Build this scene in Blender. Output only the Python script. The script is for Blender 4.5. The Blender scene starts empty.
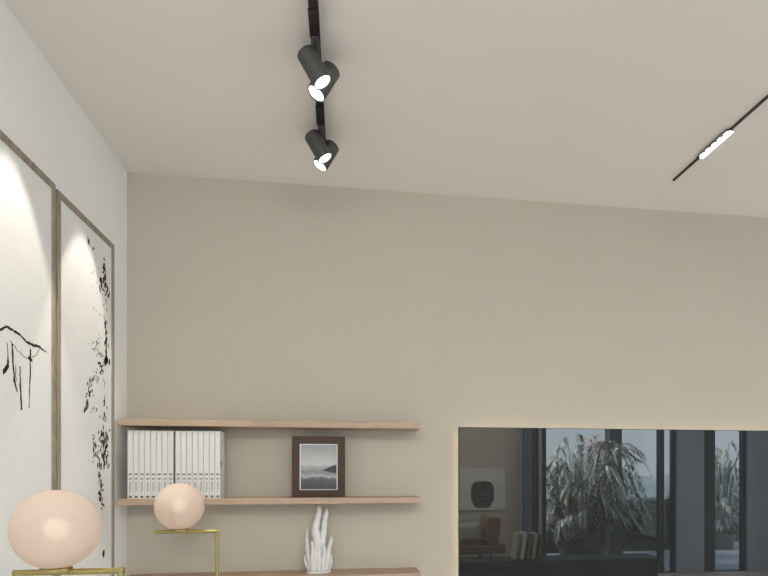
import bpy, bmesh, math, random
from mathutils import Vector, Matrix

# ------------------------------------------------------------------ camera, world, light, exposure
scene = bpy.context.scene
COL = scene.collection
R = math.radians

cam_data = bpy.data.cameras.new('camera')
cam_data.sensor_width = 36.0
cam_data.lens = 580.0 / 768.0 * 36.0
cam_data.shift_x = -46.0 / 768.0
cam_data.shift_y = 185.0 / 768.0
cam_data.clip_start = 0.02
cam = bpy.data.objects.new('camera', cam_data)
cam.location = (0.0, 0.0, 1.39)
cam.rotation_euler = (R(90), 0, R(-8.43))
COL.objects.link(cam)
scene.camera = cam

scene.view_settings.view_transform = 'Standard'
scene.view_settings.look = 'None'
scene.view_settings.gamma = 1.0
scene.view_settings.use_curve_mapping = False
scene.view_settings.exposure = 1.04

world = bpy.data.worlds.new('daylight')
scene.world = world
world.use_nodes = True
wt = world.node_tree
wt.nodes.clear()
wo = wt.nodes.new('ShaderNodeOutputWorld')
wb = wt.nodes.new('ShaderNodeBackground')
wr = wt.nodes.new('ShaderNodeValToRGB')
wm = wt.nodes.new('ShaderNodeMapRange')
wx = wt.nodes.new('ShaderNodeSeparateXYZ')
wc = wt.nodes.new('ShaderNodeTexCoord')
wt.links.new(wc.outputs['Generated'], wx.inputs[0])
wt.links.new(wx.outputs['Z'], wm.inputs['Value'])
wm.inputs['From Min'].default_value = -0.05
wm.inputs['From Max'].default_value = 0.5
wt.links.new(wm.outputs[0], wr.inputs[0])
wr.color_ramp.elements[0].color = (0.62, 0.68, 0.72, 1)
wr.color_ramp.elements[1].color = (0.66, 0.80, 0.94, 1)
wt.links.new(wr.outputs[0], wb.inputs['Color'])
wb.inputs['Strength'].default_value = 2.2
wt.links.new(wb.outputs[0], wo.inputs['Surface'])


def area(name, loc, rot, sx, sy, power, color, portal=False):
    d = bpy.data.lights.new(name, 'AREA')
    d.shape = 'RECTANGLE'
    d.size, d.size_y = sx, sy
    d.energy = power
    d.color = color
    o = bpy.data.objects.new(name, d)
    o.location = loc
    o.rotation_euler = rot
    COL.objects.link(o)
    if portal:
        d.cycles.is_portal = True
    return o


def spot(name, loc, target, power, color, size, blend, radius=0.01):
    d = bpy.data.lights.new(name, 'SPOT')
    d.energy = power
    d.color = color
    d.spot_size = R(size)
    d.spot_blend = blend
    d.shadow_soft_size = radius
    o = bpy.data.objects.new(name, d)
    o.location = loc
    o.rotation_euler = (Vector(target) - Vector(loc)).to_track_quat('-Z', 'Y').to_euler()
    COL.objects.link(o)
    return o


# unseen fill lights added near the ceiling to brighten the room
area('added_ceiling_fill', (1.0, -0.45, 2.80), (0, 0, 0), 2.6, 1.5, 10, (1.0, 0.95, 0.89))
area('added_lintel_fill', (0.15, -1.52, 2.69), (R(94), 0, R(0)), 2.1, 0.2, 16, (1.0, 0.96, 0.91))  # added wash to lift the upper back wall, no cove is built
area('added_ceiling_fill', (4.3, 0.4, 2.80), (0, 0, 0), 2.2, 2.4, 16, (1.0, 0.95, 0.89))
# sky portals at the windows; the first and last windows are added for daylight
area('window_portal', (0.15, -1.55, 1.3), (R(90), 0, R(180)), 2.0, 2.4, 1, (1, 1, 1), True)
area('window_portal', (3.55, -1.55, 1.3), (R(90), 0, R(180)), 1.9, 2.4, 1, (1, 1, 1), True)
area('window_portal', (5.35, -1.55, 1.3), (R(90), 0, R(180)), 0.45, 2.4, 1, (1, 1, 1), True)
area('window_portal', (6.2, 0.8, 1.3), (0, R(90), 0), 2.4, 3.6, 1, (1, 1, 1), True)
spot('added_poster_spot', (1.613, 0.55, 2.80), (1.9, -1.6, 1.15), 36.0, (1.0, 0.95, 0.88), 75, 0.6, 0.03)  # added to brighten the rear wall and poster, has no fitting
# directional lamp added to brighten the garden plants, from left of the house
sd = bpy.data.lights.new('added_sun', 'SUN')
sd.energy = 6.5
sd.angle = R(4)
sd.color = (1.0, 0.96, 0.90)
so = bpy.data.objects.new('added_sun', sd)
so.rotation_euler = Vector((0.80, -0.12, -0.62)).to_track_quat('-Z', 'Y').to_euler()
COL.objects.link(so)
# wall washers of the two framed drawings
for wy, ty, ang in ((1.965, 1.965, 50), (2.495, 2.44, 47)):
    spot('wall_washer', (-0.818, wy, 2.835), (-0.818, ty, 0), 19.0, (1.0, 0.92, 0.80), ang, 0.25)

# ------------------------------------------------------------------ materials


def new_mat(name):
    m = bpy.data.materials.new(name)
    m.use_nodes = True
    nt = m.node_tree
    return m, nt, nt.nodes['Principled BSDF']


def paint(name, color, rough=0.6, metal=0.0, var=0.04, scale=12.0, bump=0.0, stretch=(1, 1, 1), spec=0.5):
    """procedural surface: base colour broken up by noise, optional bump"""
    m, nt, b = new_mat(name)
    tc = nt.nodes.new('ShaderNodeTexCoord')
    mp = nt.nodes.new('ShaderNodeMapping')
    mp.inputs['Scale'].default_value = stretch
    nz = nt.nodes.new('ShaderNodeTexNoise')
    nz.inputs['Scale'].default_value = scale
    nz.inputs['Detail'].default_value = 4
    rp = nt.nodes.new('ShaderNodeValToRGB')
    rp.color_ramp.elements[0].position = 0.3
    rp.color_ramp.elements[1].position = 0.7
    rp.color_ramp.elements[0].color = tuple(max(0, c * (1 - var)) for c in color) + (1,)
    rp.color_ramp.elements[1].color = tuple(min(1, c * (1 + var)) for c in color) + (1,)
    nt.links.new(tc.outputs['Object'], mp.inputs['Vector'])
    nt.links.new(mp.outputs[0], nz.inputs['Vector'])
    nt.links.new(nz.outputs['Fac'], rp.inputs['Fac'])
    nt.links.new(rp.outputs['Color'], b.inputs['Base Color'])
    b.inputs['Roughness'].default_value = rough
    b.inputs['Metallic'].default_value = metal
    b.inputs['Specular IOR Level'].default_value = spec
    if bump:
        bp = nt.nodes.new('ShaderNodeBump')
        bp.inputs['Strength'].default_value = bump
        bp.inputs['Distance'].default_value = 0.002
        nt.links.new(nz.outputs['Fac'], bp.inputs['Height'])
        nt.links.new(bp.outputs[0], b.inputs['Normal'])
    return m


def glow(name, color, strength):
    m, nt, b = new_mat(name)
    b.inputs['Base Color'].default_value = color + (1,)
    b.inputs['Emission Color'].default_value = color + (1,)
    b.inputs['Emission Strength'].default_value = strength
    return m


M = {}
M['wall_white'] = paint('white wall paint', (0.86, 0.855, 0.84), 0.9, var=0.015, scale=3, spec=0.1)
M['wall_beige'] = paint('greige wall paint', (0.535, 0.485, 0.40), 0.9, var=0.015, scale=3, spec=0.1)
M['ceiling'] = paint('ceiling paint', (0.88, 0.835, 0.785), 0.9, var=0.01, scale=2, spec=0.1)
M['cream'] = paint('cream wall paint', (0.66, 0.62, 0.54), 0.9, var=0.02, scale=3, spec=0.1)
M['pier'] = paint('blue grey wall panel', (0.42, 0.46, 0.51), 0.35, var=0.05, scale=4)
M['shelf_wood'] = paint('pale oak', (0.46, 0.33, 0.235), 0.55, var=0.16, scale=6, stretch=(1.5, 14, 40), bump=0.1)
M['frame_wood'] = paint('weathered grey oak', (0.31, 0.26, 0.195), 0.65, var=0.3, scale=9, stretch=(14, 14, 2), bump=0.2)
M['brown_wood'] = paint('dark walnut', (0.062, 0.03, 0.018), 0.5, var=0.2, scale=9, stretch=(12, 4, 3), bump=0.1, spec=0.3)
M['paper'] = paint('drawing paper', (0.82, 0.81, 0.79), 0.85, var=0.012, scale=20, spec=0.1)
M['ink'] = paint('black ink', (0.012, 0.011, 0.010), 0.6, var=0.2, scale=60, spec=0.2)
M['ink_grey'] = paint('grey ink wash', (0.20, 0.19, 0.18), 0.7, var=0.35, scale=60, spec=0.1)
M['mottled_ink'] = paint('mottled black and grey ink', (0.09, 0.088, 0.085), 0.7, var=0.97, scale=22, stretch=(1, 1, 2.5))
M['black_metal'] = paint('matt black metal', (0.022, 0.022, 0.020), 0.45, var=0.15, scale=40)
M['charcoal'] = paint('charcoal metal', (0.06, 0.06, 0.055), 0.5, var=0.12, scale=40)
M['brass'] = paint('brushed brass', (0.38, 0.315, 0.12), 0.38, metal=0.85, var=0.1, scale=60)
M['book_white'] = paint('white book cloth', (0.70, 0.69, 0.67), 0.6, var=0.02, scale=30)
M['pages'] = paint('book pages', (0.62, 0.58, 0.50), 0.8, var=0.08, scale=80, stretch=(30, 1, 1))
M['grey_print'] = paint('grey print', (0.20, 0.19, 0.18), 0.7, var=0.2, scale=150)
M['dark_print'] = paint('dark print', (0.07, 0.055, 0.045), 0.7, var=0.2, scale=80)
M['porcelain'] = paint('white porcelain', (0.70, 0.69, 0.67), 0.25, var=0.02, scale=25)
M['floor'] = paint('oak floor boards', (0.60, 0.53, 0.46), 0.5, var=0.15, scale=3, stretch=(1, 9, 1))
M['plastic_black'] = paint('black plastic', (0.012, 0.012, 0.013), 0.4, var=0.1, scale=30)
M['led_warm'] = glow('warm led strip', (1.0, 0.87, 0.68), 2.6)
M['lens'] = glow('lit lamp lens', (1.0, 0.97, 0.90), 1.5)
M['cool_lens'] = glow('lit linear lens', (1.0, 0.98, 0.95), 0.8)
M['bulb'] = glow('lit bulb', (1.0, 0.78, 0.55), 1.2)
M['curtain'] = paint('slate blue curtain cloth', (0.33, 0.40, 0.49), 0.85, var=0.12, scale=30)
M['dark_curtain'] = paint('charcoal curtain cloth', (0.09, 0.095, 0.105), 0.85, var=0.12, scale=30)
M['sheer'] = paint('pale sheer cloth', (0.80, 0.80, 0.78), 0.85, var=0.08, scale=30)
M['window_metal'] = paint('anthracite window metal', (0.035, 0.040, 0.048), 0.4, var=0.1, scale=20)
M['leather'] = paint('brown leather', (0.29, 0.155, 0.10), 0.4, var=0.2, scale=18, bump=0.2)
M['cushion'] = paint('light grey cushion cloth', (0.48, 0.46, 0.45), 0.9, var=0.06, scale=60, bump=0.2)
M['bench'] = paint('black stained wood', (0.035, 0.037, 0.039), 0.6, var=0.2, scale=8, stretch=(1, 10, 10))
M['cream_cloth'] = paint('cream book cloth', (0.52, 0.46, 0.33), 0.7, var=0.08, scale=40)
M['olive_cloth'] = paint('olive grey book cloth', (0.22, 0.20, 0.13), 0.7, var=0.1, scale=40)
M['leaf'] = paint('grey green leaf', (0.70, 0.75, 0.65), 0.5, var=0.45, scale=5)
M['haze_hill'] = paint('grey blue distant hills', (0.30, 0.34, 0.36), 0.95, var=0.15, scale=0.8, spec=0.05)
M['leaf_dark'] = paint('deep green leaf', (0.028, 0.045, 0.026), 0.8, var=0.5, scale=6, spec=0.15)
M['plume'] = paint('peach flower plume', (0.72, 0.48, 0.34), 0.8, var=0.2, scale=20)
M['poster_paper'] = paint('grey toned poster paper', (0.86, 0.84, 0.80), 0.8, var=0.04, scale=6)
M['stem'] = paint('plant stem', (0.12, 0.13, 0.07), 0.7, var=0.2, scale=20)
M['terrace'] = paint('blue grey terrace paving', (0.30, 0.34, 0.40), 0.6, var=0.08, scale=3)
M['planter'] = paint('dark planter', (0.025, 0.026, 0.027), 0.6, var=0.15, scale=10)
M['soil'] = paint('potting soil', (0.05, 0.035, 0.025), 0.95, var=0.4, scale=60)


def glass_mat():
    m = bpy.data.materials.new('window glass')
    m.use_nodes = True
    nt = m.node_tree
    nt.nodes.clear()
    out = nt.nodes.new('ShaderNodeOutputMaterial')
    mix = nt.nodes.new('ShaderNodeMixShader')
    mix.inputs[0].default_value = 0.06
    tr = nt.nodes.new('ShaderNodeBsdfTransparent')
    tr.inputs[0].default_value = (0.93, 0.95, 0.95, 1)
    gl = nt.nodes.new('ShaderNodeBsdfGlossy')
    gl.inputs['Roughness'].default_value = 0.0
    nt.links.new(tr.outputs[0], mix.inputs[1])
    nt.links.new(gl.outputs[0], mix.inputs[2])
    nt.links.new(mix.outputs[0], out.inputs[0])
    return m


M['glass'] = glass_mat()


def opal_mat():
    m = bpy.data.materials.new('opal glass')
    m.use_nodes = True
    nt = m.node_tree
    nt.nodes.clear()
    out = nt.nodes.new('ShaderNodeOutputMaterial')
    tc = nt.nodes.new('ShaderNodeTexCoord')
    nz = nt.nodes.new('ShaderNodeTexNoise')
    nz.inputs['Scale'].default_value = 9
    rp = nt.nodes.new('ShaderNodeValToRGB')
    rp.color_ramp.elements[0].color = (0.74, 0.635, 0.56, 1)  # pinkish tint in the glass colour stands in for warm lamp light
    rp.color_ramp.elements[1].color = (0.79, 0.69, 0.62, 1)
    nt.links.new(tc.outputs['Object'], nz.inputs['Vector'])
    nt.links.new(nz.outputs['Fac'], rp.inputs['Fac'])
    df = nt.nodes.new('ShaderNodeBsdfDiffuse')
    tl = nt.nodes.new('ShaderNodeBsdfTranslucent')
    tp = nt.nodes.new('ShaderNodeBsdfTransparent')
    gl = nt.nodes.new('ShaderNodeBsdfGlossy')
    gl.inputs['Roughness'].default_value = 0.15
    nt.links.new(rp.outputs[0], df.inputs[0])
    nt.links.new(rp.outputs[0], tl.inputs[0])
    a = nt.nodes.new('ShaderNodeMixShader')
    a.inputs[0].default_value = 0.45
    b = nt.nodes.new('ShaderNodeMixShader')
    b.inputs[0].default_value = 0.065
    c = nt.nodes.new('ShaderNodeMixShader')
    c.inputs[0].default_value = 0.0
    nt.links.new(df.outputs[0], a.inputs[1])
    nt.links.new(tl.outputs[0], a.inputs[2])
    nt.links.new(a.outputs[0], b.inputs[1])
    nt.links.new(tp.outputs[0], b.inputs[2])
    nt.links.new(b.outputs[0], c.inputs[1])
    nt.links.new(gl.outputs[0], c.inputs[2])
    nt.links.new(c.outputs[0], out.inputs[0])
    return m


M['opal'] = opal_mat()


def screen_mat():
    """dark glass: a mirror-like reflection over a faintly grey body"""
    m = bpy.data.materials.new('dark mirror glass')
    m.use_nodes = True
    nt = m.node_tree
    nt.nodes.clear()
    out = nt.nodes.new('ShaderNodeOutputMaterial')
    tc = nt.nodes.new('ShaderNodeTexCoord')
    nz = nt.nodes.new('ShaderNodeTexNoise')
    nz.inputs['Scale'].default_value = 1.5
    rp = nt.nodes.new('ShaderNodeValToRGB')
    rp.color_ramp.elements[0].color = (0.116, 0.118, 0.119, 1)
    rp.color_ramp.elements[1].color = (0.120, 0.122, 0.123, 1)
    nt.links.new(tc.outputs['Object'], nz.inputs['Vector'])
    nt.links.new(nz.outputs['Fac'], rp.inputs['Fac'])
    gl = nt.nodes.new('ShaderNodeBsdfGlossy')
    gl.inputs['Roughness'].default_value = 0.0
    nt.links.new(rp.outputs[0], gl.inputs['Color'])
    df = nt.nodes.new('ShaderNodeBsdfDiffuse')
    df.inputs['Color'].default_value = (0.024, 0.025, 0.0255, 1)
    ad = nt.nodes.new('ShaderNodeAddShader')
    nt.links.new(gl.outputs[0], ad.inputs[0])
    nt.links.new(df.outputs[0], ad.inputs[1])
    nt.links.new(ad.outputs[0], out.inputs[0])
    return m


M['screen'] = screen_mat()


def landscape_mat():
    """black-and-white seascape print: sky, mist, low hills, a headland on the right, rocks in front"""
    m, nt, b = new_mat('seascape print')
    N, Lk = nt.nodes, nt.links
    tc = N.new('ShaderNodeTexCoord')
    sx = N.new('ShaderNodeSeparateXYZ')
    Lk.new(tc.outputs['Generated'], sx.inputs[0])
    nz = N.new('ShaderNodeTexNoise')
    nz.inputs['Scale'].default_value = 4.5
    nz.inputs['Detail'].default_value = 6
    Lk.new(tc.outputs['Generated'], nz.inputs['Vector'])

    def math_node(op, a, c, v2=None):
        n = N.new('ShaderNodeMath')
        n.operation = op
        for i, q in enumerate((a, c, v2)):
            if q is None:
                continue
            if isinstance(q, (int, float)):
                n.inputs[i].default_value = q
            else:
                Lk.new(q, n.inputs[i])
        return n.outputs[0]
    h = math_node('ADD', sx.outputs['Z'], math_node('MULTIPLY', math_node('SUBTRACT', nz.outputs['Fac'], 0.5), 0.22))
    rp = N.new('ShaderNodeValToRGB')
    cr = rp.color_ramp
    stops = [(0.0, .045), (0.18, .075), (0.25, .13), (0.285, .42), (0.32, .30), (0.38, .20), (0.43, .30), (0.52, .36),
             (0.56, .50), (0.66, .48), (0.85, .36), (1.0, .30)]
    cr.elements[0].position, cr.elements[0].color = stops[0][0], (stops[0][1],) * 3 + (1,)
    cr.elements[1].position, cr.elements[1].color = stops[-1][0], (stops[-1][1],) * 3 + (1,)
    for p, v in stops[1:-1]:
        e = cr.elements.new(p)
        e.color = (v, v, v, 1)
    Lk.new(h, rp.inputs[0])
    ss = N.new('ShaderNodeMapRange')
    ss.interpolation_type = 'SMOOTHSTEP'
    ss.inputs['From Min'].default_value = 0.45
    ss.inputs['From Max'].default_value = 1.0
    Lk.new(sx.outputs['X'], ss.inputs['Value'])
    ridge = math_node('ADD', 0.405, math_node('MULTIPLY', ss.outputs[0], 0.14))
    ridge = math_node('ADD', ridge, math_node('MULTIPLY', math_node('SUBTRACT', nz.outputs['Fac'], 0.5), 0.08))
    below = math_node('LESS_THAN', sx.outputs['Z'], ridge)
    above = math_node('GREATER_THAN', sx.outputs['Z'], math_node('SUBTRACT', 0.435, math_node('MULTIPLY', ss.outputs[0], 0.07)))
    msk = math_node('MULTIPLY', below, above)
    mx = N.new('ShaderNodeMix')
    mx.data_type = 'RGBA'
    Lk.new(msk, mx.inputs[0])
    Lk.new(rp.outputs[0], mx.inputs[6])
    mx.inputs[7].default_value = (.035, .035, .035, 1)
    Lk.new(mx.outputs[2], b.inputs['Base Color'])
    b.inputs['Roughness'].default_value = 0.5
    return m


M['landscape'] = landscape_mat()

# ------------------------------------------------------------------ mesh helpers


def box(bm, x0, x1, y0, y1, z0, z1, mat=None):
    vs = [bm.verts.new(p) for p in ((x0, y0, z0), (x1, y0, z0), (x1, y1, z0), (x0, y1, z0),
                                    (x0, y0, z1), (x1, y0, z1), (x1, y1, z1), (x0, y1, z1))]
    if mat is not None:
        for v in vs:
            v.co = mat @ v.co
    for f in ((0, 3, 2, 1), (4, 5, 6, 7), (0, 1, 5, 4), (1, 2, 6, 5), (2, 3, 7, 6), (3, 0, 4, 7)):
        bm.faces.new([vs[i] for i in f])


def frame_ring(bm, u0, u1, w0, w1, t, d0, d1, axis):
    """picture-frame ring with mitred corners; axis 'x': lies on a wall of constant x, 'y': of constant y"""
    out = [(u0, w0), (u1, w0), (u1, w1), (u0, w1)]
    inn = [(u0 + t, w0 + t), (u1 - t, w0 + t), (u1 - t, w1 - t), (u0 + t, w1 - t)]

    def P(p, d):
        return (d, p[0], p[1]) if axis == 'x' else (p[0], d, p[1])
    rows = []
    for ring, d in ((out, d0), (out, d1), (inn, d1), (inn, d0)):
        rows.append([bm.verts.new(P(p, d)) for p in ring])
    for a in range(4):
        r0, r1 = rows[a], rows[(a + 1) % 4]
        for i in range(4):
            j = (i + 1) % 4
            bm.faces.new((r0[i], r0[j], r1[j], r1[i]))


def tube(bm, pts, radii, n=12, cap=True):
    pts = [Vector(p) for p in pts]
    rings = []
    up = Vector((0, 0, 1))
    for i, p in enumerate(pts):
        d = (pts[min(i + 1, len(pts) - 1)] - pts[max(i - 1, 0)]).normalized()
        ref = up if abs(d.dot(up)) < 0.95 else Vector((0, 1, 0))
        if i == 0:
            a = d.cross(ref).normalized()
        else:
            a = (a - d * a.dot(d)).normalized()
        b = d.cross(a)
        r = radii[i] if isinstance(radii, (list, tuple)) else radii
        rings.append([bm.verts.new(p + (a * math.cos(2 * math.pi * k / n) + b * math.sin(2 * math.pi * k / n)) * r)
                      for k in range(n)])
    for i in range(len(rings) - 1):
        for k in range(n):
            bm.faces.new((rings[i][k], rings[i][(k + 1) % n], rings[i + 1][(k + 1) % n], rings[i + 1][k]))
    if cap:
        bm.faces.new(rings[0][::-1])
        bm.faces.new(rings[-1])


def lathe(bm, prof, center, axis=Vector((0, 0, 1)), n=40):
    q = Vector((0, 0, 1)).rotation_difference(axis.normalized())
    c = Vector(center)
    rings = []
    for r, h in prof:
        if r < 1e-6:
            rings.append([bm.verts.new(c + q @ Vector((0, 0, h)))])
        else:
            rings.append([bm.verts.new(c + q @ Vector((r * math.cos(2 * math.pi * k / n), r * math.sin(2 * math.pi * k / n), h)))
                          for k in range(n)])
    for a, b in zip(rings, rings[1:]):
        for k in range(n):
            k2 = (k + 1) % n
            if len(a) == 1 and len(b) > 1:
                bm.faces.new((a[0], b[k2], b[k]))
            elif len(b) == 1 and len(a) > 1:
                bm.faces.new((a[k], a[k2], b[0]))
            elif len(a) > 1:
                bm.faces.new((a[k], a[k2], b[k2], b[k]))


def sphere_prof(r, n=20):
    return [(r * math.sin(math.pi * i / n), -r * math.cos(math.pi * i / n)) for i in range(n + 1)]


def obj(name, bm, mat, parent=None, smooth=False, bevel=0.0, at=(0, 0, 0)):
    bmesh.ops.recalc_face_normals(bm, faces=bm.faces[:])
    off = Vector(at)
    if parent is not None:
        off = parent_world(parent)
    for v in bm.verts:
        v.co -= off
    me = bpy.data.meshes.new(name)
    bm.to_mesh(me)
    bm.free()
    me.materials.append(M[mat] if isinstance(mat, str) else mat)
    if smooth:
        for p in me.polygons:
            p.use_smooth = True
        if smooth == 'auto':
            me.set_sharp_from_angle(angle=R(40))
    o = bpy.data.objects.new(name, me)
    COL.objects.link(o)
    if parent is not None:
        o.parent = parent
    else:
        o.location = off
    if bevel:
        b = o.modifiers.new('soft edge', 'BEVEL')
        b.width = bevel
        b.segments = 2
        b.limit_method = 'ANGLE'
    return o


def parent_world(o):
    p = Vector((0, 0, 0))
    while o is not None:
        p += o.location
        o = o.parent
    return p


def tag(o, label, cat, group=None):
    o['label'] = label
    o['category'] = cat
    if group:
        o['group'] = group
    return o


def thing(name, label, cat, loc, group=None):
    o = bpy.data.objects.new(name, None)
    o.empty_display_size = 0.05
    o.location = loc
    COL.objects.link(o)
    return tag(o, label, cat, group)


def dup(root, loc, label):
    r = root.copy()
    COL.objects.link(r)
    r.location = loc
    r['label'] = label
    for ch in list(root.children):
        c = ch.copy()
        COL.objects.link(c)
        c.parent = r
        for g in list(ch.children):
            d = g.copy()
            COL.objects.link(d)
            d.parent = c
    return r


def struct(name, bm, mat, parent=None):
    o = obj(name, bm, mat, parent)
    o['kind'] = 'structure'
    return o


def one(fn):
    bm = bmesh.new()
    fn(bm)
    return bm


# ------------------------------------------------------------------ the room shell
XL, XR, YB, YR, ZC = -1.0365, 6.25, 2.984, -1.6, 2.843
bm = bmesh.new(); box(bm, XL - .15, XR + .15, YR - .15, YB + .15, -0.12, 0.0); struct('floor', bm, 'floor')
bm = bmesh.new(); box(bm, XL - .15, XR + .15, YR - .15, YB + .15, ZC, ZC + .15); struct('ceiling', bm, 'ceiling')
bm = bmesh.new(); box(bm, XL - .15, XL, YR - .15, YB + .15, 0, ZC); struct('wall_left', bm, 'wall_white')
bm = bmesh.new(); box(bm, XL, XR, YB, YB + .15, 0, ZC); struct('wall_back', bm, 'wall_beige')
bm = bmesh.new()
box(bm, XR, XR + .15, YR - .15, -1.0, 0, ZC)
box(bm, XR, XR + .15, 2.6, YB + .15, 0, ZC)
box(bm, XR, XR + .15, -1.0, 2.6, 2.55, ZC)
struct('wall_right', bm, 'cream')

# rear wall (behind the camera, seen in the dark screen): cream wall, windows, blue-grey piers
bm = bmesh.new()
box(bm, XL, -0.9, YR - .15, YR, 0, ZC)
box(bm, 1.2, 2.6, YR - .15, YR, 0, ZC)
box(bm, -0.9, 1.2, YR - .15, YR, 2.55, ZC)
box(bm, 2.6, 4.56, YR - .15, YR, 2.55, ZC)
box(bm, 4.97, 5.64, YR - .15, YR, 2.55, ZC)
struct('wall_rear', bm, 'cream')
bm = bmesh.new(); box(bm, 4.56, 4.97, YR - .15, YR + .02, 0, ZC); struct('wall_pier', bm, 'pier')
bm = bmesh.new(); box(bm, 5.64, XR, YR - .15, YR + .02, 0, ZC); struct('wall_pier', bm, 'pier')


def window(n, x0, x1, mull, t=0.055, left_t=None, right_t=None):
    y0, y1 = YR - .10, YR - .03
    lt, rt = left_t or t, right_t or t
    bm = bmesh.new()
    box(bm, x0, x0 + lt, y0, y1, 0, 2.55)
    box(bm, x1 - rt, x1, y0, y1, 0, 2.55)
    box(bm, x0 + lt, x1 - rt, y0, y1, 2.49, 2.55)
    box(bm, x0 + lt, x1 - rt, y0, y1, 0, 0.012)
    for a, b in mull:
        box(bm, a, b, y0, y1, 0.012, 2.49)
    w = struct('window_%d' % n, bm, 'window_metal')
    bm = bmesh.new()
    box(bm, x0 + lt, x1 - rt, YR - .068, YR - .062, 0.012, 2.49)
    g = obj('pane', bm, 'glass', w)
    g['label'] = 'clear glass pane'
    return w


window(1, -0.9, 1.2, [(0.12, 0.18)])  # unseen window, added to let more daylight in
window(2, 2.6, 4.56, [(4.32, 4.40)], left_t=0.09, right_t=0.04)
window(3, 4.97, 5.64, [], left_t=0.20, right_t=0.05)

bm = bmesh.new()
for a, b in ((-1.0, -.94), (.16, .22), (1.38, 1.44), (2.54, 2.6)):
    box(bm, XR + .03, XR + .10, a, b, 0, 2.55)
box(bm, XR + .03, XR + .10, -.94, 2.54, 2.49, 2.55)
box(bm, XR + .03, XR + .10, -.94, 2.54, 0, .06)
w = struct('window_4', bm, 'window_metal')  # unseen opening added so that daylight reaches the left wall
bm = bmesh.new(); box(bm, XR + .062, XR + .068, -.94, 2.54, .06, 2.49); obj('pane', bm, 'glass', w)['label'] = 'clear glass pane'

bm = bmesh.new(); box(bm, XL, XR, YB - .014, YB, 0, .08); struct('baseboard_back', bm, 'wall_white')
bm = bmesh.new(); box(bm, XL, XL + .014, YR, YB - .014, 0, .08); struct('baseboard_left', bm, 'wall_white')
bm = bmesh.new(); box(bm, -14, 22, -16, YR - .15, -0.12, 0.0); struct('terrace_ground', bm, 'terrace')

# ------------------------------------------------------------------ floating shelves
for z0, z1, lab in ((1.606, 1.636, 'top pale oak floating shelf, empty, above the white books'),
                    (1.243, 1.272, 'middle pale oak floating shelf carrying white books and the dark photo frame'),
                    (0.870, 0.902, 'lowest pale oak floating shelf under the white coral sculpture')):
    bm = bmesh.new()
    box(bm, -1.012, 0.371, 2.804, YB, z0, z1)
    tag(obj('floating_shelf', bm, 'shelf_wood', bevel=.002, at=(-0.32, YB, z0)), lab, 'shelf', 'oak shelves on the back wall')

# ------------------------------------------------------------------ white books on the middle shelf


def make_book(x, z, w, h, label):
    y0, y1 = 2.815, 2.905
    t = thing('book', label, 'book', (x + w / 2, y0, z), 'white books on the middle shelf')
    bm = bmesh.new()
    c = .0022
    box(bm, x + .0002, x + c, y0, y1, z, z + h)
    box(bm, x + w - c, x + w - .0002, y0, y1, z, z + h)
    box(bm, x + .0002, x + w - .0002, y0, y0 + c, z, z + h)
    obj('cover', bm, 'book_white', t)
    bm = bmesh.new()
    box(bm, x + c, x + w - c, y0 + c, y1 - .004, z + .003, z + h - .004)
    obj('pages', bm, 'pages', t)['label'] = 'cream page block'
    bm = bmesh.new()
    ys = y0 - .0006
    for a, b, zz0, zz1 in ((.24, .78, .108, .116), (.28, .72, .088, .095), (.38, .47, .028, .078), (.57, .64, .036, .078)):
        box(bm, x + w * a, x + w * b, ys, y0, z + zz0, z + zz1)
    obj('spine_lettering', bm, 'grey_print', t)['label'] = 'small grey spine lettering'
    bm = bmesh.new()
    lathe(bm, [(0, -.0006), (.0058, -.0006), (.0058, 0), (0, 0)], (x + w * .5, y0, z + .009), Vector((0, 1, 0)), 14)
    obj('spine_mark', bm, 'dark_print', t)['label'] = 'dark round mark at the foot of the spine'
    return t


ordn = ['first', 'second', 'third', 'fourth', 'fifth', 'sixth', 'seventh', 'eighth']
first_book = None
for blk, (bx0, bx1, where) in enumerate(((-0.976, -0.777, 'left'), (-0.769, -0.569, 'right'))):
    w = (bx1 - bx0) / 8
    for i in range(8):
        lab = ('leftmost' if i == 0 else 'rightmost' if i == 7 else ordn[i] + ' from the left') + \
            ' in the %s block on the middle shelf' % where
        lab = 'tall white book, ' + lab
        x = bx0 + i * w
        if first_book is None:
            first_book = make_book(x, 1.272, w, .312, lab)
        else:
            o = dup(first_book, (x + w / 2, 2.815, 1.272), lab)
            o.scale = (1.0 if blk == 0 else w / 0.024875, 1, 1.0)
last_book = o
bm = bmesh.new()
box(bm, -.5693, -.5683, 2.820, 2.836, 1.418, 1.446)
tb = obj('index_tab', bm, 'dark_print')
tb.location = (0, 0, 0)
for v in tb.data.vertices:
    v.co = Vector(((v.co.x - last_book.location.x) / last_book.scale.x, v.co.y - 2.815, v.co.z - 1.272))
tb.parent = last_book
tb['label'] = 'small dark tab'

# ------------------------------------------------------------------ photo frame on the middle shelf
t = thing('photo_frame', 'dark brown wooden photo frame with black-and-white landscape standing on the middle shelf', 'picture frame',
          (-.1215, 2.87, 1.272))
x0, x1, z0, z1 = -.248, .005, 1.272, 1.567
bm = bmesh.new(); frame_ring(bm, x0, x1, z0, z1, .036, 2.856, 2.878, 'y'); obj('frame', bm, 'brown_wood', t, bevel=.002)
bm = bmesh.new(); frame_ring(bm, x0 + .034, x1 - .034, z0 + .032, z1 - .034, .007, 2.862, 2.876, 'y')
obj('mat', bm, 'paper', t)['label'] = 'thin white inner border'
bm = bmesh.new(); box(bm, x0 + .040, x1 - .040, 2.8655, 2.875, z0 + .038, z1 - .040); obj('print', bm, 'landscape', t)['label'] = 'black-and-white print of hills and sea'
bm = bmesh.new(); box(bm, x0 + .02, x1 - .02, 2.876, 2.882, z0 + .02, z1 - .02); obj('backing_board', bm, 'plastic_black', t)
bm = bmesh.new()
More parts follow.
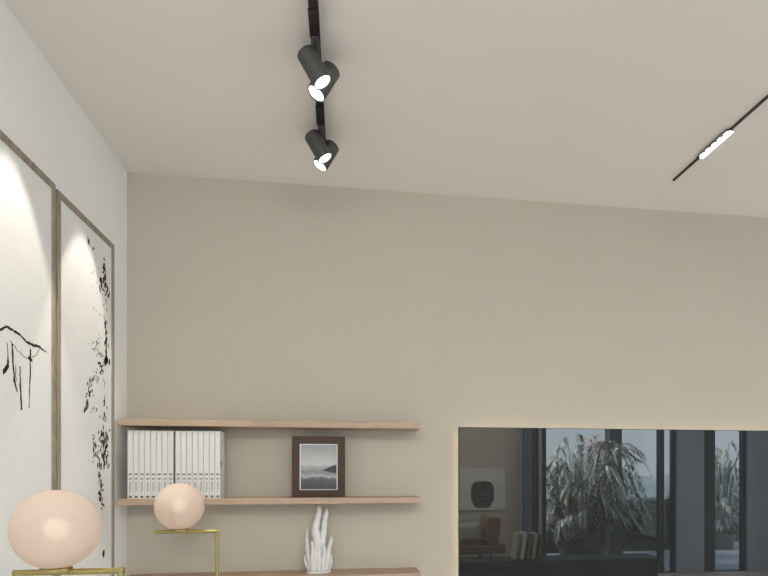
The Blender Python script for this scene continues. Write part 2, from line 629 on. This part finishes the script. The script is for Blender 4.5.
mt = Matrix.Translation((-.1215, 2.882, 1.47)) @ Matrix.Rotation(R(16), 4, 'X')
box(bm, -.03, .03, 0, .004, -.2, 0, mt)
obj('easel_strut', bm, 'plastic_black', t)

# ------------------------------------------------------------------ coral-like white sculpture
bm = bmesh.new()
zb = .902
prof = [(0, 0), (.058, 0), (.062, .004), (.056, .009), (.02, .013), (0, .014)]
lathe(bm, prof, (0, 0, 0), n=36)
for v in bm.verts:
    v.co = Vector((-.124 + v.co.x, 2.885 + v.co.y * .7, zb + v.co.z))
t = thing('coral_sculpture', 'white porcelain sculpture of tall coral-like branches on the lowest shelf', 'sculpture', (-.124, 2.885, zb))
obj('base', bm, 'porcelain', t, smooth='auto')
bm = bmesh.new()
ST = [  # x offset, y offset, points (dx, dz), radii
    [(-.005, 0, .012), (-.010, -.006, .08), (-.006, -.004, .15), (-.014, -.004, .20), (-.004, 0, .25), (.004, .002, .285), (.001, .004, .312)],
    [(.016, .004, .012), (.014, .008, .09), (.020, .008, .15), (.026, .006, .20), (.030, .006, .245), (.040, .006, .275), (.038, .008, .293)],
    [(-.030, .0, .012), (-.044, .002, .07), (-.052, .004, .12), (-.056, .004, .165), (-.054, .006, .205)],
    [(.036, -.004, .012), (.044, -.004, .07), (.050, 0, .11), (.060, 0, .145), (.061, .002, .168)],
    [(-.022, -.012, .012), (-.028, -.016, .06), (-.026, -.016, .11), (-.032, -.014, .15)],
    [(.026, -.014, .012), (.024, -.018, .055), (.030, -.016, .10), (.028, -.014, .13)],
    [(-.040, .010, .012), (-.062, .012, .05), (-.066, .012, .085)],
    [(.046, .010, .012), (.060, .010, .05), (.058, .010, .09)],
    [(.004, -.014, .012), (.004, -.018, .07), (.000, -.018, .13), (.006, -.014, .175)],
]
RD = [[.022, .021, .020, .018, .014, .011, .004], [.018, .017, .015, .014, .012, .009, .003], [.013, .012, .010, .008, .003],
      [.013, .012, .010, .008, .003], [.013, .011, .009, .003], [.013, .011, .009, .003], [.010, .007, .003], [.010, .008, .003],
      [.013, .012, .009, .003]]
for s, r in zip(ST, RD):
    s = [Vector((-.124 + p[0], 2.885 + p[1], zb + p[2] * 1.075 - .004)) for p in s]
    dense, rd = [], []
    for i in range(len(s) - 1):
        for k in range(4):
            f = k / 4
            p0, p1, p2, p3 = s[max(i - 1, 0)], s[i], s[i + 1], s[min(i + 2, len(s) - 1)]
            dense.append(.5 * ((2 * p1) + (p2 - p0) * f + (2 * p0 - 5 * p1 + 4 * p2 - p3) * f * f + (3 * p1 - p0 - 3 * p2 + p3) * f ** 3))
            rd.append(1.12 * (r[i] * (1 - f) + r[i + 1] * f) * (1 + .10 * math.sin(len(rd) * 1.9)))
    dense.append(s[-1]); rd.append(r[-1])
    tube(bm, dense, rd, 10)
obj('coral_branches', bm, 'porcelain', t, smooth=True)

# ------------------------------------------------------------------ globe lamps


def make_lamp(gx, gy, label):
    t = thing('globe_lamp', label, 'lamp', (gx + .152, gy, 0), 'brass globe lamps along the white wall')
    zb0, r = 1.142, .0078
    bm = bmesh.new(); lathe(bm, [(0, 0), (.125, 0), (.125, .012), (.118, .016), (.01, .017), (0, .017)], (gx + .152, gy, 0), n=48)
    obj('base', bm, 'brass', t, smooth='auto')
    bm = bmesh.new(); tube(bm, [(gx + .152, gy, .015), (gx + .152, gy, zb0 + r)], r, 16); obj('post', bm, 'brass', t, smooth='auto')
    bm = bmesh.new(); tube(bm, [(gx - .098, gy, zb0), (gx + .1598, gy, zb0)], r, 16); obj('crossbar', bm, 'brass', t, smooth='auto')
    bm = bmesh.new(); lathe(bm, [(0, 0), (.036, 0), (.036, .007), (.03, .011), (0, .011)], (gx, gy, zb0 + r - .004), n=28)
    obj('socket', bm, 'brass', t, smooth='auto')
    bm = bmesh.new(); lathe(bm, sphere_prof(.0985, 28), (gx, gy, 1.249), n=56)
    g = obj('globe', bm, 'opal', t, smooth=True)
    g['label'] = 'white opal glass globe'
    bm = bmesh.new(); lathe(bm, sphere_prof(.028, 14), (gx, gy, 1.251), n=28)
    b = obj('bulb', bm, 'bulb', g, smooth=True)
    b['label'] = 'glowing round bulb'
    return t


make_lamp(-.712, 1.572, 'brass lamp with large white globe, nearest the camera, before the first framed drawing')
make_lamp(-.687, 2.578, 'brass lamp with white globe standing before the white books, farther from the camera')

# ------------------------------------------------------------------ framed ink drawings on the left wall
rng = random.Random(11)
XP = XL + .0095      # paper surface


def stroke(bm, pts, widths, x):
    """a brush stroke lying on the paper: flat ribbon with a little thickness"""
    n = len(pts)
    L, Rr = [], []
    for i, (y, z) in enumerate(pts):
        a = pts[max(i - 1, 0)]
        b = pts[min(i + 1, n - 1)]
        dy, dz = b[0] - a[0], b[1] - a[1]
        l = math.hypot(dy, dz) or 1
        w = widths[i] / 2
        L.append((y - dz / l * w, z + dy / l * w))
        Rr.append((y + dz / l * w, z - dy / l * w))
    lo = [bm.verts.new((x, *p)) for p in L + Rr[::-1]]
    hi = [bm.verts.new((x + .0006, *p)) for p in L + Rr[::-1]]
    m = len(lo)
    for i in range(n - 1):
        j = 2 * n - 1 - i
        bm.faces.new((hi[i], hi[i + 1], hi[j - 1], hi[j]))
    for i in range(m):
        k = (i + 1) % m
        bm.faces.new((lo[i], lo[k], hi[k], hi[i]))


def art(y0, y1, z0, z1, label):
    t = thing('framed_drawing', label, 'picture', (XL, (y0 + y1) / 2, z0), 'framed ink drawings on the left wall')
    bm = bmesh.new(); frame_ring(bm, y0, y1, z0, z1, .024, XL, XL + .014, 'x'); obj('frame', bm, 'frame_wood', t, bevel=.0015)
    bm = bmesh.new(); box(bm, XL + .001, XP, y0 + .018, y1 - .018, z0 + .018, z1 - .018); obj('paper', bm, 'paper', t)
    return t


def wob(pts, widths, amp=.004, sub=6):
    """subdivide a stroke with hand wobble"""
    P, W = [], []
    for i in range(len(pts) - 1):
        for k in range(sub):
            f = k / sub
            y = pts[i][0] * (1 - f) + pts[i + 1][0] * f
            z = pts[i][1] * (1 - f) + pts[i + 1][1] * f
            P.append((y + rng.uniform(-amp, amp), z + rng.uniform(-amp, amp)))
            W.append(.74 * (widths[i] * (1 - f) + widths[i + 1] * f) * rng.uniform(.65, 1.25))
    P.append(pts[-1]); W.append(widths[-1])
    return P, W


a1 = art(1.735, 2.256, .72, 2.424, 'tall framed ink drawing of a bent black branch with hanging twigs, left on white wall')
bm = bmesh.new()
for pts, wd in (
        ([(1.80, 1.79), (1.881, 1.80), (1.922, 1.822), (1.958, 1.841), (1.991, 1.838), (2.031, 1.834), (2.072, 1.817), (2.116, 1.817), (2.141, 1.821), (2.195, 1.811)],
         [.005, .008, .010, .012, .010, .008, .010, .013, .012, .004]),
        ([(1.958, 1.790), (1.962, 1.755), (1.964, 1.733)], [.003, .004, .012]),
        ([(1.964, 1.742), (1.960, 1.718), (1.945, 1.702), (1.936, 1.692)], [.008, .020, .022, .006]),
        ([(1.986, 1.796), (1.991, 1.729), (1.999, 1.677), (2.014, 1.647)], [.010, .011, .012, .004]),
        ([(2.031, 1.730), (2.031, 1.672), (2.040, 1.593)], [.006, .011, .010]),
        ([(2.091, 1.797), (2.091, 1.714), (2.084, 1.604)], [.010, .009, .004]),
        ([(2.094, 1.801), (2.091, 1.764)], [.014, .010]),
        ([(2.078, 1.770), (2.104, 1.764)], [.014, .010]),
        ([(2.004, 1.730), (2.008, 1.68)], [.004, .003])):
    stroke(bm, *wob(pts, wd, .0018), XP)
obj('ink_branch', bm, 'ink', a1)['label'] = 'black ink branch and twigs'
bm = bmesh.new()
for pts in ([(2.042, 1.770), (2.084, 1.764), (2.128, 1.788), (2.154, 1.817)], [(1.975, 1.80), (2.0, 1.79), (2.02, 1.775)], [(2.042, 1.770), (2.03, 1.78)]):
    stroke(bm, *wob(pts, [.0035] * len(pts), .001), XP)
obj('pale_wash', bm, 'ink_grey', a1)['label'] = 'thin grey ink lines'

a2 = art(2.271, 2.792, .72, 2.416, 'tall framed ink drawing with a falling column of black splatters, right one beside the shelves')
bm = bmesh.new()
bg = bmesh.new()
# clusters: (y, z, spread y, spread z, count, size)
CL = [(2.536, 2.332, .006, .006, 3, 1.4), (2.565, 2.312, .008, .006, 2, 1.0), (2.690, 2.270, .012, .03, 8, 1.0), (2.665, 2.196, .008, .014, 7, 1.5),
      (2.718, 2.195, .012, .014, 8, 1.3), (2.700, 2.235, .010, .020, 7, 1.2), (2.600, 2.22, .03, .04, 8, .5), (2.60, 2.12, .03, .05, 6, .5), (2.690, 2.13, .02, .03, 7, .6), (2.700, 2.045, .014, .018, 8, 1.1),
      (2.712, 1.965, .010, .030, 12, 1.1), (2.610, 1.935, .030, .030, 12, .7), (2.660, 1.915, .030, .030, 14, .8), (2.700, 1.872, .014, .012, 12, 1.5),
      (2.655, 1.830, .018, .020, 12, 1.0), (2.600, 1.800, .020, .020, 10, .9), (2.550, 1.750, .016, .025, 14, 1.0), (2.517, 1.665, .012, .018, 10, 1.2),
      (2.575, 1.650, .03, .012, 6, .9), (2.690, 1.770, .010, .03, 6, .8), (2.690, 1.693, .006, .008, 4, 1.4), (2.692, 1.620, .012, .03, 10, .9),
      (2.690, 1.540, .022, .030, 26, 1.2), (2.650, 1.500, .022, .025, 14, 1.0), (2.595, 1.490, .016, .025, 12, 1.1), (2.700, 1.480, .018, .025, 18, 1.1),
      (2.690, 1.440, .018, .02, 12, 1.2), (2.640, 1.425, .012, .012, 8, 1.1), (2.640, 1.375, .006, .012, 4, 1.1), (2.650, 1.330, .012, .025, 10, 1.0),
      (2.652, 1.300, .008, .02, 6, 1.6), (2.655, 1.262, .014, .014, 6, 1.4), (2.678, 1.045, .004, .004, 2, 1.4)]
for cy, cz, sy, sz, n, size in CL:
    for i in range(n):
        y = min(max(rng.gauss(cy, sy), 2.300), 2.765)
        z = rng.gauss(cz, sz)
        ln = rng.uniform(.006, .026) * size
        wd = rng.uniform(.005, .013) * size
        an = rng.gauss(R(96), .45)
        ca, sa = math.cos(an), math.sin(an)
        pts = [(y + ca * ln * (f - .5), z - sa * ln * (f - .5)) for f in (0, .25, .5, .75, 1)]
        w = [wd * .25, wd * .8, wd, wd * .8, wd * .2]
        stroke(bg if (size < .95 and rng.random() < .75) or rng.random() < .18 else bm, pts, w, XP)
stroke(bm, *wob([(2.708, 1.98), (2.712, 1.93), (2.708, 1.87)], [.012, .016, .02], .002), XP)
stroke(bm, *wob([(2.695, 2.29), (2.705, 2.25), (2.69, 2.23), (2.712, 2.21)], [.006, .012, .012, .008], .002), XP)
stroke(bm, *wob([(2.662, 2.225), (2.664, 2.18), (2.70, 2.178)], [.010, .012, .006], .002), XP)
o = obj('ink_splatters', bm, 'ink', a2); o['label'] = 'black ink splatters'; o['kind'] = 'stuff'
o = obj('pale_splatters', bg, 'ink_grey', a2); o['label'] = 'fainter grey ink splatters'; o['kind'] = 'stuff'

# ------------------------------------------------------------------ ceiling track with two twin spotlights
TX = -.093
bm = bmesh.new()
box(bm, TX - .015, TX + .015, -1.2, 2.56, ZC - .030, ZC)
tag(obj('light_track', bm, 'black_metal', bevel=.002, at=(TX, .7, ZC)), 'wide black ceiling track above the framed drawings, carrying the twin spotlights', 'track')


def head(t, center, axis, L=.114, rad=.033):
    c, a = Vector(center), Vector(axis).normalized()
    bm = bmesh.new()
    h = L / 2
    lathe(bm, [(0, -h), (rad - .004, -h), (rad, -h + .004), (rad, h - .003), (rad - .001, h), (rad - .0025, h), (rad - .0035, h - .008), (0, h - .008)], c, a, 36)
    hd = obj('spotlight_head', bm, 'charcoal', t, smooth='auto')
    bm = bmesh.new()
    lathe(bm, [(0, h - .007), (rad - .0045, h - .007), (rad - .0045, h - .003), (rad - .009, h - .001), (0, h + .001)], c, a, 30)
    obj('lens', bm, 'lens', hd, smooth='auto')['label'] = 'lit white lens'
    return hd


def twin(y, x_left, label):
    t = thing('track_spotlight', label, 'spotlight', (TX, y, ZC - .03), 'twin spotlights on the black ceiling track')
    zc = 2.748
    bm = bmesh.new(); box(bm, TX - .0165, TX + .0165, y - .17, y - .06, ZC - .042, ZC - .030); obj('track_adaptor', bm, 'plastic_black', t, bevel=.001)
    bm = bmesh.new(); tube(bm, [(TX, y - .07, ZC - .036), (TX, y + .03, ZC - .036)], .012, 12); obj('adaptor_bar', bm, 'charcoal', t, smooth='auto')
    bm = bmesh.new(); tube(bm, [(TX, y + .03, ZC - .030), (TX, y + .03, zc)], .011, 14); obj('stem', bm, 'charcoal', t, smooth='auto')
    head(t, (x_left, y, zc), (.50, -.02, -.86))
    head(t, (x_left + .030, y + .066, zc), (-.47, -.10, -.86))
    return t


twin(1.978, -.099, 'black twin spotlight nearer the camera on the wide ceiling track')
twin(2.455, -.106, 'black twin spotlight at the far end of the wide ceiling track')

# ------------------------------------------------------------------ slim track with the lit linear module
SX = 1.613
bm = bmesh.new()
box(bm, SX - .0045, SX + .0045, -1.2, 2.663, ZC - .008, ZC)
tag(obj('light_track', bm, 'black_metal', at=(SX, .7, ZC)), 'thin black ceiling track at the right, carrying the lit linear lamp', 'track')
t = thing('linear_light', 'short glowing white linear lamp on the thin right-hand ceiling track', 'light', (SX, 2.33, ZC - .008))
bm = bmesh.new(); box(bm, SX - .020, SX + .010, 2.228, 2.440, ZC - .012, ZC - .008); obj('housing', bm, 'charcoal', t)
bm = bmesh.new(); box(bm, SX - .008, SX + .010, 2.230, 2.438, ZC - .018, ZC - .012); obj('diffuser', bm, 'cool_lens', t)['label'] = 'glowing white strip'
for i in range(5):
    bm = bmesh.new()
    y = 2.238 + i * .041
    box(bm, SX - .017, SX - .008, y, y + .022, ZC - .018, ZC - .012)
    obj('reflector_cell', bm, 'cool_lens', t)['label'] = 'glowing square cell'

# ------------------------------------------------------------------ dark mirror-glass screen with warm back light
t = thing('television', 'large black glossy screen on the back wall, warm glow round its edges', 'television', (1.535, YB, 1.09))
tx0, tx1, tz0, tz1 = .585, 2.485, .557, 1.627
bm = bmesh.new(); box(bm, tx0 + .002, tx1 - .002, 2.9305, 2.934, tz0 + .002, tz1 - .002)
obj('screen', bm, 'screen', t)['label'] = 'dark reflecting glass'
bm = bmesh.new()
frame_ring(bm, tx0, tx1, tz0, tz1, .0022, 2.929, 2.952, 'y')
box(bm, tx0 + .0022, tx1 - .0022, 2.936, 2.952, tz0 + .0022, tz1 - .0022)
obj('casing', bm, 'plastic_black', t)
bm = bmesh.new()
frame_ring(bm, tx0 + .018, tx1 - .018, tz0 + .018, tz1 - .018, .006, 2.953, 2.962, 'y')
obj('led_strip', bm, 'led_warm', t)['label'] = 'warm glowing light strip'
bm = bmesh.new(); box(bm, 1.25, 1.82, 2.952, YB - .002, .85, 1.35); obj('wall_bracket', bm, 'black_metal', t)

# ------------------------------------------------------------------ behind the camera, seen reflected in the dark screen
# unframed print on the cream wall
t = thing('poster', 'pale poster with a black rounded head shape, reflected at the left of the dark screen', 'poster', (1.74, YR, .90))
bm = bmesh.new(); box(bm, 1.37, 2.105, YR, YR + .018, .90, 1.455); obj('sheet', bm, 'poster_paper', t)
bm = bmesh.new()
pts = []
cx, cz, rx, rz = 1.80, 1.105, .155, .178
lo, hi = [], []
for i in range(40):
    a = 2 * math.pi * i / 40
    c, s = math.cos(a), math.sin(a)
    px = cx + rx * math.copysign(abs(c) ** .55, c) * (1 - .10 * (s < -.3))
    pz = cz + rz * math.copysign(abs(s) ** .6, s)
    lo.append(bm.verts.new((px, YR + .018, pz)))
    hi.append(bm.verts.new((px, YR + .0195, pz)))
bm.faces.new(hi)
for i in range(40):
    k = (i + 1) % 40
    bm.faces.new((lo[i], lo[k], hi[k], hi[i]))
obj('ink_shape', bm, 'mottled_ink', t)['label'] = 'mottled black rounded shape'

# brown leather chair seen from the side
t = thing('lounge_chair', 'brown leather chair seen side-on under the poster, reflected in the dark screen', 'chair', (1.6, -1.06, 0))
bm = bmesh.new(); box(bm, 1.22, 1.94, -1.34, -.94, .415, .525); obj('seat', bm, 'leather', t, bevel=.02)
bm = bmesh.new()
mt = Matrix.Translation((1.77, -1.14, .525)) @ Matrix.Rotation(R(7), 4, 'Y')
box(bm, -.085, .075, -.20, .20, 0, .335, mt)
obj('backrest', bm, 'leather', t, bevel=.02)
bm = bmesh.new(); box(bm, 1.24, 1.70, -.99, -.94, .575, .605); obj('armrest', bm, 'leather', t, bevel=.008)
bm = bmesh.new(); box(bm, 1.24, 1.70, -1.34, -1.29, .575, .605); obj('armrest', bm, 'leather', t, bevel=.008)
for lx, ly in ((1.30, -1.30), (1.84, -1.30), (1.34, -.98), (1.62, -.98)):
    bm = bmesh.new(); tube(bm, [(lx, ly, .42), (lx + .03, ly, 0)], [.016, .011], 10); obj('leg', bm, 'charcoal', t, smooth='auto')
for ly in (-.965, -1.315):
    bm = bmesh.new(); tube(bm, [(1.28, ly, .52), (1.28, ly, .58)], .01, 8); obj('armrest_post', bm, 'charcoal', t, smooth='auto')
bm = bmesh.new()
mt = Matrix.Translation((1.50, -1.14, .60)) @ Matrix.Rotation(R(-6), 4, 'Y')
box(bm, -.17, .17, -.12, .12, -.06, .17, mt)
o = obj('cushion', bm, 'cushion', at=(1.50, -1.14, .55), bevel=.045)
tag(o, 'light grey cushion on the brown leather chair, reflected in the dark screen', 'cushion')

# low black bench and the leaning books standing on it
t = thing('bench', 'long low black bench along the bottom of the reflection in the dark screen', 'bench', (2.4, -.62, 0))
bm = bmesh.new(); box(bm, .9, 3.66, -.82, -.42, .355, .400); obj('seat', bm, 'bench', t, bevel=.004)
bm = bmesh.new(); box(bm, .94, 3.62, -.80, -.44, .06, .355); obj('cabinet', bm, 'bench', t)
for lx in (1.0, 3.52):
    for ly in (-.77, -.49):
        bm = bmesh.new(); box(bm, lx, lx + .04, ly, ly + .04, 0, .06); obj('leg', bm, 'bench', t)
bk = ((1.955, .30, 9, 'cream_cloth', .030, 'cream book leaning leftmost on the black bench, reflected in the dark screen'),
      (2.030, .31, 9, 'paper', .042, 'white book leaning second from left on the black bench, reflected in the dark screen'),
      (2.100, .29, 8, 'olive_cloth', .030, 'olive book leaning third from left on the black bench, reflected in the dark screen'),
      (2.165, .30, 8, 'cream_cloth', .046, 'cream book leaning fourth from left on the black bench, reflected in the dark screen'),
      (2.235, .28, 7, 'olive_cloth', .034, 'olive book leaning rightmost on the black bench, reflected in the dark screen'))
for x, h, ang, mname, w, lab in bk:
    mt = Matrix.Translation((x, -.64, .400)) @ Matrix.Rotation(R(ang), 4, 'Y')
    bt = thing('book', lab, 'book', (x, -.64, .400), 'books leaning on the black bench')
    bm = bmesh.new()
    box(bm, -w, -w + .003, -.1, .1, 0, h, mt); box(bm, -.003, 0, -.1, .1, 0, h, mt); box(bm, -w, 0, .097, .1, 0, h, mt)
    obj('cover', bm, mname, bt)
    bm = bmesh.new(); box(bm, -w + .003, -.003, -.095, .097, .003, h - .004, mt); obj('pages', bm, 'pages', bt)

# curtains


def curtain(name, x0, x1, y, mat, label, folds):
    bm = bmesh.new()
    n = folds * 10
    f, b = [], []
    for i in range(n + 1):
        x = x0 + (x1 - x0) * i / n
        yy = y + .032 * math.sin(2 * math.pi * folds * i / n) + .008 * math.sin(5.3 * i / n * folds)
        f.append((bm.verts.new((x, yy + .003, .02)), bm.verts.new((x, yy + .003, 2.70))))
        b.append((bm.verts.new((x, yy - .003, .02)), bm.verts.new((x, yy - .003, 2.70))))
    for r in (f, b):
        for i in range(n):
            bm.faces.new((r[i][0], r[i + 1][0], r[i + 1][1], r[i][1]))
    for i in range(n):
        bm.faces.new((f[i][0], b[i][0], b[i + 1][0], f[i + 1][0]))
        bm.faces.new((f[i][1], f[i + 1][1], b[i + 1][1], b[i][1]))
    for i in (0, n):
        bm.faces.new((f[i][0], f[i][1], b[i][1], b[i][0]))
    o = obj(name, bm, mat, smooth='auto', at=((x0 + x1) / 2, y, .02))
    tag(o, label, 'curtain')


curtain('curtain', 2.29, 2.455, YR + .09, 'curtain', 'slate blue curtain hanging left of the window, reflected in the dark screen', 3)
curtain('curtain', 2.46, 2.54, YR + .09, 'dark_curtain', 'narrow near-black curtain beside the slate blue one, reflected in the dark screen', 1)
curtain('sheer_curtain', 2.545, 2.60, YR + .06, 'sheer', 'narrow pale curtain edge between blue curtain and window, reflected in the dark screen', 1)
bm = bmesh.new()
tube(bm, [(2.1, YR + .08, 2.715), (4.48, YR + .08, 2.715)], .012, 10)
for x in (2.2, 3.4, 4.4):
    tube(bm, [(x, YR, 2.715), (x, YR + .08, 2.715)], .008, 8)
tag(obj('curtain_rod', bm, 'black_metal', smooth='auto', at=(3.3, YR, 2.715)), 'black curtain rod over the rear window', 'curtain rod')

# garden outside
prg = random.Random(21)


def leaf(bm, base, d, ln, w, nrm):
    side = d.cross(nrm)
    if side.length < 1e-4:
        side = Vector((1, 0, 0))
    side.normalize()
    up = side.cross(d).normalized()
    p = [base, base + d * ln * .35 + side * w * .5, base + d * ln * .4 - up * w * .18, base + d * ln * .35 - side * w * .5, base + d * ln - Vector((0, 0, ln * .22))]
    v = [bm.verts.new(q) for q in p]
    bm.faces.new((v[0], v[1], v[2]))
    bm.faces.new((v[0], v[2], v[3]))
    bm.faces.new((v[1], v[4], v[2]))
    bm.faces.new((v[2], v[4], v[3]))


def plant(cx, cy, label, nst, hmin, hmax, spread, pot_r, leaf_len, leaf_w, plume=None, droop_k=.5):
    t = thing('potted_plant', label, 'plant', (cx, cy, 0), 'plants on the terrace outside')
    bm = bmesh.new()
    lathe(bm, [(0, 0), (pot_r * .78, 0), (pot_r, .26), (pot_r, .28), (pot_r - .03, .28), (pot_r - .04, .25), (0, .25)], (cx, cy, 0), n=32)
    obj('planter', bm, 'planter', t, smooth='auto')
    bm = bmesh.new(); lathe(bm, [(0, .248), (pot_r - .045, .248), (pot_r - .05, .26), (0, .265)], (cx, cy, 0), n=24); obj('soil', bm, 'soil', t)
    fo, fd, sb = bmesh.new(), bmesh.new(), bmesh.new()
    for s in range(nst):
        az = prg.uniform(0, 2 * math.pi)
        h = hmin + (hmax - hmin) * prg.random()
        out = spread * prg.uniform(.35, 1.0)
        droop = prg.uniform(.1, .9) * h * droop_k
        base = Vector((cx + math.cos(az) * pot_r * .5 * prg.random(), cy + math.sin(az) * pot_r * .5 * prg.random(), .25))
        pts = []
        for i in range(15):
            f = i / 14
            r = out * f ** 1.25
            z = h * math.sin(min(f * 1.35, 1.0) * math.pi / 2) if f < .74 else h - droop * ((f - .74) / .26) ** 1.6
            pts.append(base + Vector((math.cos(az) * r, math.sin(az) * r * .42, max(.0, z - .25))))
        tube(sb, pts, [.007 * (1 - .8 * i / 14) for i in range(15)], 5)
        pale = prg.random() < .72
        for i in range(4, 15):
            d0 = (pts[min(i + 1, 14)] - pts[i - 1]).normalized()
            side = d0.cross(Vector((0, 0, 1)))
            side = side.normalized() if side.length > .05 else Vector((math.sin(az), -math.cos(az), 0))
            for q in (0, .5):
                b0 = pts[i] + (pts[i - 1] - pts[i]) * q
                for sg in (-1, 1):
                    d = (d0 * .9 + side * sg * prg.uniform(.4, .9) + Vector((0, 0, prg.uniform(-.35, .25)))).normalized()
                    leaf(fo if pale else fd, b0, d, leaf_len * prg.uniform(.7, 1.25), leaf_w * prg.uniform(.8, 1.2), Vector((0, 0, 1)))
    obj('stems', sb, 'stem', t)
    obj('foliage', fo, 'leaf', t)['label'] = 'pale grey-green narrow leaves'
    obj('dark_foliage', fd, 'leaf_dark', t)['label'] = 'deep green narrow leaves'
    if plume:
        bm = bmesh.new()
        c = Vector(plume)
        for i in range(110):
            p = c + Vector((prg.gauss(0, .07), prg.gauss(0, .05), prg.gauss(0, .08)))
            leaf(bm, p, Vector((prg.uniform(-1, 1), prg.uniform(-1, 1), prg.uniform(-.2, 1))).normalized(), .08, .035, Vector((0, 0, 1)))
        tube(bm, [(cx, cy, .25), (cx + .03, cy, 1.2), plume], .006, 6)
        obj('flower_plume', bm, 'plume', t)['label'] = 'peach flower plume'
    return t


plant(3.62, -2.65, 'large bushy plant with arching grey-green fronds outside the window, reflected in the dark screen', 150, .6, 1.98, 1.22, .36, .125, .026, plume=(3.75, -2.45, 1.80))
plant(6.85, -3.95, 'tall leafy plant seen in the narrow window, reflected at the right of the dark screen', 120, .4, 2.05, .62, .28, .085, .034, droop_k=.25)


def hedge(x0, x1, y0, y1, h, label):
    bm = bmesh.new()
    box(bm, x0 + .1, x1 - .1, y0 + .1, y1 - .1, 0, h - .1)
    for i in range(2600):
        f = prg.random()
        if f < .7:
            p = Vector((prg.uniform(x0, x1), y1 - .1 + prg.uniform(-.05, .06), prg.uniform(0, h)))
        else:
            p = Vector((prg.uniform(x0, x1), prg.uniform(y0, y1), h - .1 + prg.uniform(-.05, .08)))
        d = Vector((prg.uniform(-1, 1), prg.uniform(-.3, 1), prg.uniform(-.6, 1))).normalized()
        leaf(bm, p, d, prg.uniform(.07, .13), .05, Vector((0, 0, 1)))
    tag(obj('hedge', bm, 'leaf_dark', at=((x0 + x1) / 2, (y0 + y1) / 2, 0)), label, 'hedge')


hedge(2.2, 6.0, -4.7, -3.75, .90, 'low dark clipped hedge behind the bushy plant, reflected in the dark screen')
hedge(6.1, 9.6, -5.6, -4.75, .90, 'low dark clipped hedge behind the tall narrow-window plant, reflected in the dark screen')
# far hills behind the garden
bm = bmesh.new()
hr = random.Random(8)
rows = []
for i in range(81):
    x = -14 + i * .45
    h = 1.55 + .22 * math.sin(i * .31) + .12 * math.sin(i * .83 + 1) + hr.uniform(-.04, .04)
    rows.append([bm.verts.new(p) for p in ((x, -13.2, 0), (x, -14.0, h * .7), (x, -15.0, h), (x, -16.0, h * .6), (x, -16.0, 0))])
for a, b in zip(rows, rows[1:]):
    for k in range(4):
        bm.faces.new((a[k], b[k], b[k + 1], a[k + 1]))
    bm.faces.new((a[4], b[4], b[0], a[0]))
bm.faces.new(rows[0]); bm.faces.new(rows[-1][::-1])
struct('hills', bm, 'haze_hill')
# garden pillar
t = thing('garden_pillar', 'dark slender pillar standing behind the bushy plant, reflected in the dark screen', 'pillar', (4.52, -3.42, 0))
bm = bmesh.new(); box(bm, 4.41, 4.63, -3.52, -3.32, 0.05, 3.0); obj('shaft', bm, 'window_metal', t, bevel=.01)
bm = bmesh.new(); box(bm, 4.39, 4.65, -3.54, -3.30, 0, .05); obj('foot', bm, 'window_metal', t)
